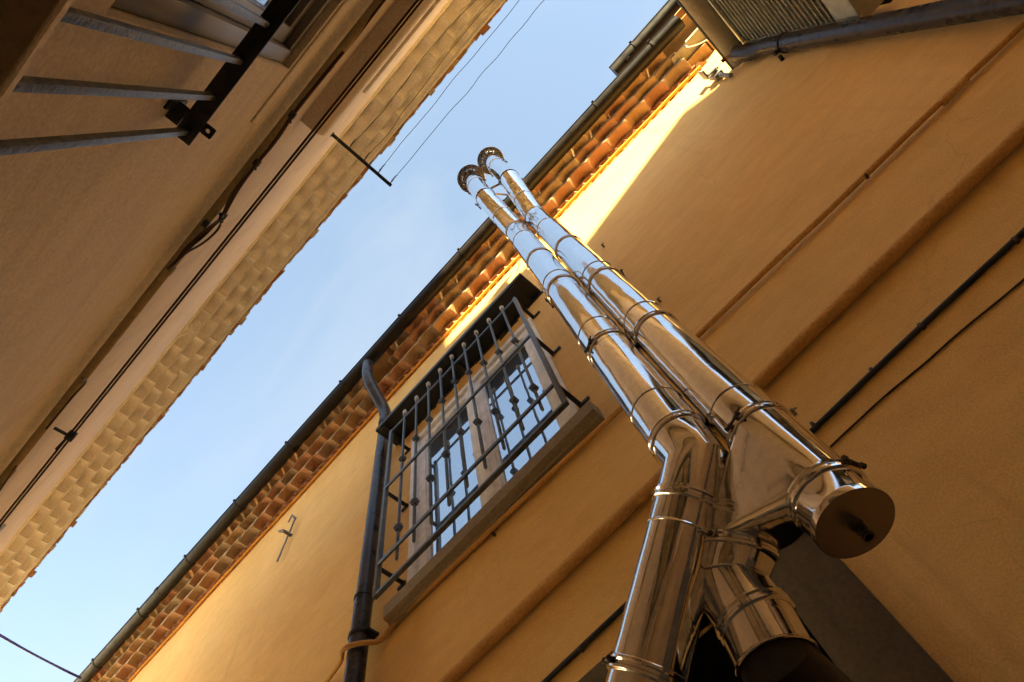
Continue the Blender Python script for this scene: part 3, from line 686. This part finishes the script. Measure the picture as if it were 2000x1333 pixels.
# bracket stays tying the flues to the eaves
m = MB('clampm')
p, ax = at(A, 4.75); q, _ = at(B, 4.8)
m.bar(p + Vector((PR, .02, 0)), q + Vector((-PR, 0, 0)), .016, .008); m.bar(p + Vector((.05, .05, .0)), (.02, 1.12, 5.80), .014, .006); m.build('stay_bracket', FA)

# ---------------------------------------------------------------- left house
LH = empty('tan_house', (0, L, G), 'tan plastered house with cream-painted corbelled eaves on the left of the alley', 'house')
LX0, LX1 = -6.636, 1.3944  # most left-side sizes and positions below were shrunk about the camera, then baked in
wx0, wx1, wz0, wz1 = -.168, .798, .8568, 1.9068
mb = MB('tan'); wall_with_holes(mb, L - .294, [(wx0, wx1, wz0, wz1)], LX0, LX1, G, 5.04, .294)
bmesh.ops.remove_doubles(mb.bm, verts=mb.bm.verts, dist=1e-4); mb.build('wall', LH)
f0 = lambda x: wob(x, .00504, .672, 9)
mb = MB(['cream', 'cream_edge', 'tile'])
rows = [(-.336, -.24192, 5.04, .04368, .02856, 0), (-.3024, -.15792, 5.0988, .042, .03024, .084), (-.2268, -.084, 5.15424, .042, .03024, .1428)]
for yb, yf, zb, h, rise, ph in rows: tilerow(mb, LX0, LX1 - .084, .1974, yb, yf, zb, h, rise, f0, -1, 0, 1, .672, None, ph)
mb.build('cornice', LH, 50)
mb = MB('cream_edge')
for yb, yf, za, zb in ((-.3528, -.22848, 5.08116, 5.09796), (-.2856, -.14364, 5.13744, 5.1534), (-.2016, -.0504, 5.19288, 5.20716)):
    n = 90; rs = []
    for i in range(n + 1):
        x = lerp(LX0, LX1, i / n); w = wob(x, .00252, 6, zb) ; d = f0(x)
        rs.append([mb.bm.verts.new(p) for p in ((x, yb, za + d), (x, yf + w, za + d), (x, yf + w, zb + d), (x, yb, zb + d))])
    for P, Q in zip(rs, rs[1:]):
        for j in range(4): mb.bm.faces.new((P[j], P[(j + 1) % 4], Q[(j + 1) % 4], Q[j]))
    mb.bm.faces.new(rs[0][::-1]); mb.bm.faces.new(rs[-1])
mb.build('cornice_strips', LH)
mb = MB('lip')   # rounded paint lips along both edges of every strip
for y_, z_ in ((-.2394, 5.08116), (-.23058, 5.08116), (-.1554, 5.13744), (-.14574, 5.13744), (-.08064, 5.19288), (-.0525, 5.19288)):
    n = 140; rs = []
    for i in range(n + 1):
        x = lerp(LX0, LX1, i / n); w_ = wob(x, .0021, 7, y_ * 9); d = f0(x)
        rs.append([mb.bm.verts.new((x, y_ + w_ + a_, z_ + d + b_)) for a_, b_ in ((-.00378, .00084), (-.00252, -.00756), (.00252, -.00756), (.00378, .00084))])
    for P, Q in zip(rs, rs[1:]):
        for j in range(3): mb.bm.faces.new((P[j], P[j + 1], Q[j + 1], Q[j]))
mb.build('strip_lips', LH)
mb = MB('cream_edge')   # thin bead where wall meets eaves
mb.extr([(L, 5.0106), (L + .01176, 5.01648), (L + .01428, 5.03832), (L, 5.04)], LX0, LX1, f0, nseg=60); mb.build('cornice_bead', LH)
random.seed(21); mb = MB(['tile', 'mortar']); x = LX0
while x < LX1:
    w = random.uniform(.042, .1008); yf = -.02688 + random.uniform(-.00672, .0084); t = random.random(); z = 5.208 + f0(x)
    if random.random() < .1008: yf += .01344
    mi = 0 if random.random() < .6048 else 1
    p = [(x, yf), (x + w, yf + random.uniform(-.0084, .00672)), (x + w, -.168), (x, -.168)]
    mb.hexa([(a, b, z + random.uniform(0, .00504)) for a, b in p] + [(a, b, z + random.uniform(.0252, .0462)) for a, b in p], mi, t); x += w
mb.build('broken_tile_edge', LH, 30)
mb = MB('tile'); mb.extr([(-.05, 5.24), (-.05, 5.26), (-2.9, 6.1), (-4.3, 5.7), (-2.9, 6.0), (-.38, 5.32), (-.38, 5.21)], LX0 - .1, LX1, nseg=1, tone=.4); mb.build('roof', LH)
mb = MB('tan'); mb.box((LX0, L - .36, G), (LX0 + .3, -4.2, 5.2)); mb.box((LX1 - .3, L - .36, G), (LX1, -4.2, 5.2)); mb.box((LX0 + .31, -4.2, G), (LX1 - .31, -3.9, 5.2)); mb.build('rear_wall', LH)
mb = MB('tan'); mb.box((LX0, -.65, 5.043), (LX1 - .07, -.350, 5.30)); mb.box((LX1 - .06, -.65, 5.043), (LX1, -.07, 5.235)); mb.build('wall_head', LH)
# upper wall face is lighter and stands a little proud above the moulding ledge
mb = MB('tan')
lx0 = -.3654
prof = [(L, 2.7468), (-.273, 2.7468), (-.26712, 2.7594), (-.26376, 2.7804), (-.2562, 2.8014), (-.24528, 2.8224), (-.2394, 2.856), (-.24024, 2.9148), (L, 2.94)]
mb.extr(prof, lx0, LX1 - .0168); mb.build('window_ledge', LH)
mb = MB('cream'); mb.box((-.168, L, 4.158), (LX1 - .0168, L + .01848, 4.2168), bev=.00252); mb.box((-.1596, L, 4.2252), (LX1 - .0252, L + .01008, 4.704), bev=.00252); mb.build('eaves_strip', LH)
# lower window of the left house
wf = MB('alu'); yw = L - .0378
def lframe(m, x0, x1, z0, z1, w, ya, yb): frame(m, x0, x1, z0, z1, w, ya, yb, .00252)
lframe(wf, wx0 + .00168, wx1 - .00168, wz0 + .00168, wz1 - .00168, .042, L - .1008, L - .0168)
lw = wf.build('window_frame', LH)
for a, b in ((wx0 + .04536, .31248), (.31584, wx1 - .04536)):
    s = MB('alu'); lframe(s, a, b, wz0 + .04536, wz1 - .04536, .0462, L - .0924, L - .0378); so = s.build('sash', lw)
    p = MB('glass'); p.box((a + .042, L - .0714, wz0 + .084), (b - .042, L - .06636, wz1 - .084)); p.build('pane', so)
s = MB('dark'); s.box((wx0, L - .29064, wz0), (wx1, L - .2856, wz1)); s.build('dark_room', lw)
# surround of rendered plaster around that window
s = MB('tan'); s.box((-.3528, L, wz1 + .0252), (1.008, L + .00504, wz1 + .1008), bev=.00168); s.build('window_surround', LH)
# concrete balcony slab under the grille
s = MB('stone'); s.extr([(L, .61614), (-.27048, .61614), (-.27048, .61866), (L, .61866)], -1.092, 1.176); s.build('shaded_slab_underside', LH)  # separate darker underside, its occlusion shade put into the colour
s = MB('tan'); s.extr([(L, .61908), (-.2688, .61908), (-.26712, .6216), (-.26796, .63252), (-.27216, .63588), (L, .63588)], -1.092, 1.176); s.build('window_slab', LH)
# more openings along the alley, mirrored in the steel
for k, (a, b, c, d) in enumerate(((-2.184, -1.428, .168, 1.596), (-4.368, -3.612, 2.436, 3.612))):
    s = MB('louvre'); s.box((a, L + .00168, c), (b, L + .01848, d), bev=.00252); so = s.build('shutter', LH)
    s = MB('louvre')
    for i in range(int((d - c - .084) / .042)): z = c + .0588 + i * .042; s.bar((a + .042, L + .02184, z), (b - .042, L + .02184, z), .01008, .01848, (0, .504, 1))
    s.build('shutter_slats', so)

# iron guard in front of the lower left window
LG = empty('window_guard', (-.084, -.2856, .6384), 'close-up iron window guard with pale worn bars and a black top rail, upper left corner', 'grille')
ry = -.2898; rz = 1.27008
m = MB('blackiron'); m.box((-.3402, ry - .0168, rz - .00252), (.924, ry + .0168, rz + .00252), bev=.00067); m.build('top_rail', LG)
for i in range(12):
    x = -.32004 + i * .08106
    m = MB('galv'); m.bar((x, ry, .63588), (x, ry, rz - .00252), .01134, .01134, (0, 1, 0), bev=.00101); m.build('bar', LG)
m = MB('blackiron'); m.box((-.3234, L + .00084, rz - .00546), (-.2898, ry - .01764, rz + .00126)); m.build('end_bracket', LG)
for ya, yb in ((ry + .01554, ry + .0378), (ry - .03864, ry - .01554)):
    m = MB('blackiron'); n_ = 16; cxx, cyy = -.29568, (ya + yb) / 2; hw = .01092; zz0, zz1 = rz - .0021, rz + .0021
    for i in range(n_):
        a0, a1 = 2 * math.pi * i / n_, 2 * math.pi * (i + 1) / n_
        q = lambda a, r_: (cxx + r_ * math.cos(a), cyy + r_ * math.sin(a))
        sq = lambda a: (cxx + hw * max(-1, min(1, 1.35 * math.cos(a))), cyy + hw * max(-1, min(1, 1.35 * math.sin(a))))
        A1, A2, B1, B2 = q(a0, .00403), q(a1, .00403), sq(a0), sq(a1)
        m.hexa([(p[0], p[1], zz0) for p in (A1, B1, B2, A2)] + [(p[0], p[1], zz1) for p in (A1, B1, B2, A2)])
    bmesh.ops.remove_doubles(m.bm, verts=m.bm.verts, dist=1e-5); m.build('bolt_tab', LG)
m = MB('blackiron'); m.box((-.30408, L + .00042, rz - .042), (-.2856, L + .00504, rz + .042)); m.build('wall_plate', LG)

m = MB('cream_edge'); m.extr([(L, 2.0958), (L + .00504, 2.1126), (-.31248, 2.12352), (-.30786, 2.1336), (-.30828, 2.16048), (L, 2.16552)], LX0, LX1 - .0084, lambda x: wob(x, .00504, .588, 3), nseg=60); m.build('wall_moulding', LH)
# painted drain pipe along the left wall
pts = [(x, -.30072 + wob(x, .00168, 1.008, 7), 2.184 + wob(x, .00672, .588, 3)) for x in [i * .168 - 6.552 for i in range(48)]]
e = empty('drain_pipe', (-1, L + .03192, 2.0916), 'tan-painted drain pipe fixed level along the left wall below the cables', 'pipe')
m = MB('tan_pipe'); m.sweep(pts, .01638, 24); m.build('pipe_run', e)
for x in (-.4914, -.966, -1.974):
    m = MB('tan_pipe'); m.lathe((x, -.30072, 2.184), (1, 0, 0), [(-.01848, .01554), (-.01848, .01932), (-.01512, .02058), (.01512, .02058), (.01848, .01932), (.01848, .01554)], 28); m.build('pipe_joint', e)
# twin cables strung level
pts1 = [(x, -.26712 + wob(x, .00168, .42), 2.7006 + wob(x, .00504, .672, 2)) for x in [i * .168 - 6.552 for i in range(48)]]
m = MB('cable'); m.sweep(pts1, .00487, 8); m.sweep([(p[0], p[1] + .01218, p[2] + .00336 * math.sin(p[0])) for p in pts1], .00437, 8)
tc = m.build('twin_cable'); tag(tc, 'pair of straight brown cables strung level along the left facade', 'cable')
e = empty('cable_clip', (-2.1, L, 2.688), 'small dark hook holding the twin cables near the lower left', 'cable clip')
m = MB('blackiron'); m.bar((-2.1168, L, 2.688), (-2.1168, -.252, 2.6922), .01008, .01008); m.build('hook_arm', e)
m = MB('blackiron'); m.box((-2.1378, -.2772, 2.6838), (-2.0958, -.24192, 2.71152), bev=.00336); m.bar((-2.1378, -.2688, 2.688), (-2.2008, -.273, 2.6796), .00672, .00672); m.build('hook_clamp', e)
# loose cable bundle
def loose(pts, r=.00378): 
    return arcpath(pts, .0504, 5)
y = -.2814
LB = empty('loose_cables', (-.5796, y, 2.1), 'tangled dark cables drooping across the left wall between the pipe and the twin cables', 'cable')
m = MB('cable')
m.sweep(loose([(-.03612, y, 2.12184), (-.27552, y, 2.1), (-.37632, y + .0084, 2.11428), (-.47796, y, 2.1504), (-.59388, y, 2.17224), (-.72408, y + .0084, 2.24448), (-.7602, y + .01008, 2.15796), (-.81816, y, 2.17224), (-.88368, y, 2.1), (-.91224, y, 2.05632)]), .00521, 8)
m.sweep(loose([(-.27552, y, 2.0958), (-.3906, y + .01008, 2.08572), (-.50652, y + .00504, 2.11428), (-.60816, y, 2.12856), (-.7098, y + .0126, 2.19408), (-.77448, y + .0168, 2.1), (-.84, y, 2.12184), (-.88368, y, 2.1)]), .0042, 8)
m.sweep(loose([(-.72408, y + .0084, 2.2302), (-.78204, y + .0168, 2.29572), (-.84, y + .0126, 2.24448), (-.86856, y, 2.1504), (-.8904, y, 2.1)]), .00378, 8)
m.sweep(loose([(-.72408, y + .01008, 2.2302), (-.71652, y + .01344, 2.13612), (-.76776, y + .0084, 2.0706), (-.82572, y, 2.0706), (-.88368, y, 2.08908)]), .00336, 8)
m.build('cable_strands', LB)
m = MB('black')
for c in ((-.28224, y, 2.1), (-.47796, y, 2.13948), (-.71316, y + .01008, 2.21928), (-.72408, y, 2.08572)): m.box(Vector(c) - Vector((.01176, .0084, .01176)), Vector(c) + Vector((.01176, .01008, .01176)), bev=.00336); m.bar(Vector(c), Vector(c) + Vector((-.0252, .0084, .0168)), .00504, .00504)
m.bar((-.69552, y + .0084, 2.16468), (-.72408, y + .01008, 2.24448), .01344, .01176, bev=.00252); m.build('cable_ties', LB)
m = MB('cable'); m.sweep(loose([(-1.41204, y, 2.0706), (-1.46244, y + .0084, 2.14368), (-1.53468, y, 2.15796), (-1.70184, y, 2.13612)]), .00336, 6); m.sweep(loose([(-1.88244, y, 2.12184), (-2.1, y, 2.19408), (-2.31672, y, 2.15796)]), .00336, 6); tag(m.build('cable_end'), 'short curled cable ends poking out below the drain pipe at lower left', 'cable')
m = MB('cable'); m.sweep(loose([(-.10164, y - .00672, 2.18652), (.03612, y - .00336, 2.18652), (.1596, y - .00504, 2.15796), (.36204, y - .00504, 2.17224)]), .00294, 6); m.box((-.1134, y - .01344, 2.1756), (-.0882, y - .00336, 2.1966)); tag(m.build('cable_stub'), 'thin cable with a square stub just above the drain pipe near the top edge', 'cable')
# yellowish wire knot under the eaves
m = MB('cream_edge'); m.sweep(loose([(-2.604, L + .0168, 4.914), (-2.5368, L + .0588, 4.9812), (-2.4864, L + .0252, 5.0232), (-2.562, L + .0756, 5.0148), (-2.52, L + .1008, 5.0064)]), .00504, 6); m.sweep(loose([(-2.52, L + .0168, 4.9812), (-2.436, L + .0504, 5.0232), (-2.4528, L + .084, 5.0064)]), .0042, 6); tag(m.build('painted_wire_knot'), 'cream-painted wire knot stuck at the junction of left wall and eaves', 'wire')

# clothes line: two rods and four wires
def rod(x, z, label, y0=L):
    e = empty('clothesline_pole', (x, y0, z), label, 'clothesline', 'clothesline arms of the left house')
    m = MB('blackiron'); m.bar((x, y0, z), (x, .15792, z), .02184, .02184, bev=.00126); m.box((x - .0168, y0 + .00084, z - .0252), (x + .0168, y0 + .00504, z + .0252)); m.build('arm_bar', e)
    m = MB('latch')
    for yy in (-.2856, -.0756, .14448): m.lathe((x, yy, z - .01134), (0, 0, -1), [(0, .00294), (.00168, .00294), (.00168, 0)], 8)
    m.build('rivets', e)
rod(-.5124, 4.368, 'dark iron clothesline arm reaching out from the left wall, seen whole against eaves and sky'); rod(1.05, 4.368, 'far clothesline arm whose tip just enters at the top edge')
for i, (y0, y1) in enumerate(((-.1932, -.17472), (-.07224, -.10584), (.03444, .0252), (.13524, .14112))):
    n = 26; pts = []
    for k in range(n + 1):
        t = k / n; x = lerp(-.504, 1.0416, t); sag = .042 * 4 * t * (1 - t) * (1 if i > 1 else .504)
        pts.append((x, lerp(y0, y1, t) + wob(x, .00672, 5, i) + (.01008 * math.sin(9 * t) if i < 2 else 0), 4.3596 - sag))
    m = MB('wire'); m.sweep(pts, .00185, 6)
    a = Vector(pts[0])
    for q in range(3): m.sweep([a + Vector((.01008 * q, .00504, 0)), a + Vector((.0252 + .0168 * q, -.00504, .00672)), a + Vector((.042 + .0168 * q, .0042, -.00504))], .00185, 5)
    tag(m.build('clothesline_wire'), ['innermost clothesline wire, lying over the cream eaves nearest the left wall', 'second clothesline wire, lying over the outer rows of the cream eaves', 'thin clothesline wire against the sky nearest the left eaves', 'outermost clothesline wire crossing the open sky'][i], 'wire', 'clothesline wires')
# blue cable across the alley
m = MB('blue'); 
for k in range(2):
    pts = []
    for i in range(21):
        t = i / 20; pts.append((lerp(-6.42, -7.18, t) , lerp(-.30, 1.075, t), lerp(5.30, 5.80, t) - .025 * 4 * t * (1 - t) + .012 * k * math.sin(5 * t)))
    m.sweep(pts, .011 - .006 * k, 8)
tag(m.build('blue_cable'), 'blue cable slung across the alley in the lower left corner', 'cable')

# unseen houses added for the light: low one continuing the alley, stepped block outlined to cast the shadow line
NB = MB('tan'); NB.box((LX1 + .02, L - .3, G), (9.0, L, 4.0)); tag(NB.build('added_low_house'), 'low plaster house added beyond the tan house, unseen, kept low to let sunlight pass', 'house')
OFF = 4.8   # distance between the lit wall and the added shadow block
def shp(x, z): return (x + OFF * K_, z + TE_ * OFF)
K_, TE_ = 1.0, .35
TOP = [shp(*p) for p in ((-11.2, 5.85), (-1.42, 5.85), (-1.40, 5.45), (-.92, 5.41), (-.33, 5.27), (-.18, 5.22), (-.10, 4.12), (.10, 4.21), (.64, 4.44), (1.38, 4.97), (1.62, 4.78), (3.4, 4.5))]
m = MB('tan'); pl0 = [(TOP[0][0], G)] + TOP + [(TOP[-1][0], G)]
Fv = [m.bm.verts.new((a, D - OFF, b)) for a, b in pl0]; Bv = [m.bm.verts.new((a, D - OFF - 3, b)) for a, b in pl0]
m.bm.faces.new(Fv); m.bm.faces.new(Bv[::-1])
for i in range(len(Fv)): m.bm.faces.new((Fv[i], Fv[(i + 1) % len(Fv)], Bv[(i + 1) % len(Fv)], Bv[i]))
tag(m.build('unseen_shadow_block'), 'unseen stepped block added behind the tan house, outlined to cast the shadow line', 'house')  # added block, its outline shaped only to throw the wall's shadow edge
EB = MB('tan'); EB.box((9.3, -6, G), (11.5, 6, 5.4)); o = EB.build('light_block_house'); tag(o, 'unseen plaster house added to block light at the far end of the alley', 'house')  # added out of view to keep light out of this alley end
EB = MB('cream'); EB.box((-16, -9, G), (-13, 9, 8.5)); o = EB.build('bounce_house'); tag(o, 'unseen tall cream house added to bounce sunlight into the near end of the alley', 'house')  # pale block added out of view as a sunlight reflector
# ---------------------------------------------------------------- sky, sun, camera
K = 1.0; TE = .35
S = Vector((K, -1, TE)).normalized(); elev = math.asin(S.z); az = math.atan2(S.x, S.y)
sun = bpy.data.lights.new('sun', 'SUN'); sun.energy = 3.3; sun.angle = R(.9); sun.color = (1, .83, .44)
so = bpy.data.objects.new('sun', sun); C.objects.link(so); so.location = S * 30; so.rotation_euler = S.to_track_quat('Z', 'Y').to_euler()
w = bpy.data.worlds.new('World'); bpy.context.scene.world = w; w.use_nodes = True; nt = w.node_tree
bg = nt.nodes['Background']; sk = nt.nodes.new('ShaderNodeTexSky'); sk.sky_type = 'NISHITA'; sk.sun_disc = False
sk.sun_elevation = elev; sk.sun_rotation = az; sk.altitude = 200; sk.air_density = .9; sk.dust_density = .3; sk.ozone_density = .55
hs = nt.nodes.new('ShaderNodeHueSaturation'); hs.inputs['Saturation'].default_value = .80; hs.inputs['Hue'].default_value = .494; nt.links.new(sk.outputs[0], hs.inputs['Color'])
tc_ = nt.nodes.new('ShaderNodeTexCoord'); mp = nt.nodes.new('ShaderNodeMapping'); mp.inputs['Scale'].default_value = (1.2, 2.2, 1); mp.inputs['Rotation'].default_value = (0, 0, .9)
nt.links.new(tc_.outputs['Generated'], mp.inputs[0]); n1 = N(nt, 'ShaderNodeTexNoise', Scale=1.7, Detail=6.0, Roughness=.55, Distortion=.4); nt.links.new(mp.outputs[0], n1.inputs['Vector'])
cl = ramp(nt, n1.outputs['Fac'], [(.46, (0, 0, 0)), (.78, (.55, .55, .55))])
veil = mixc(nt, .3, hs.outputs[0], (.70, .98, 1.28))   # thin high haze over the whole sky
mix = mixc(nt, cl, veil, (1.15, 1.27, 1.38))
nt.links.new(mix, bg.inputs['Color']); bg.inputs['Strength'].default_value = .064

cam = bpy.data.cameras.new('camera'); cam.lens = 21.754; cam.sensor_width = 36; cam.sensor_fit = 'HORIZONTAL'; cam.clip_start = .02; cam.clip_end = 500
co_ = bpy.data.objects.new('camera', cam); C.objects.link(co_)
Bm = Matrix(((0.6756520587, 0.7248824591, -0.1343120101), (0.7172829854, -0.6042937514, 0.3468921747), (0.1702921441, -0.3307181316, -0.9282381715)))
co_.matrix_world = Bm.transposed().to_4x4()
sc = bpy.context.scene; sc.camera = co_
sc.view_settings.view_transform = 'Standard'; sc.view_settings.look = 'None'; sc.view_settings.gamma = 1; sc.view_settings.exposure = 3.44
sc.cycles.max_bounces = 10; sc.cycles.diffuse_bounces = 6; sc.cycles.glossy_bounces = 6
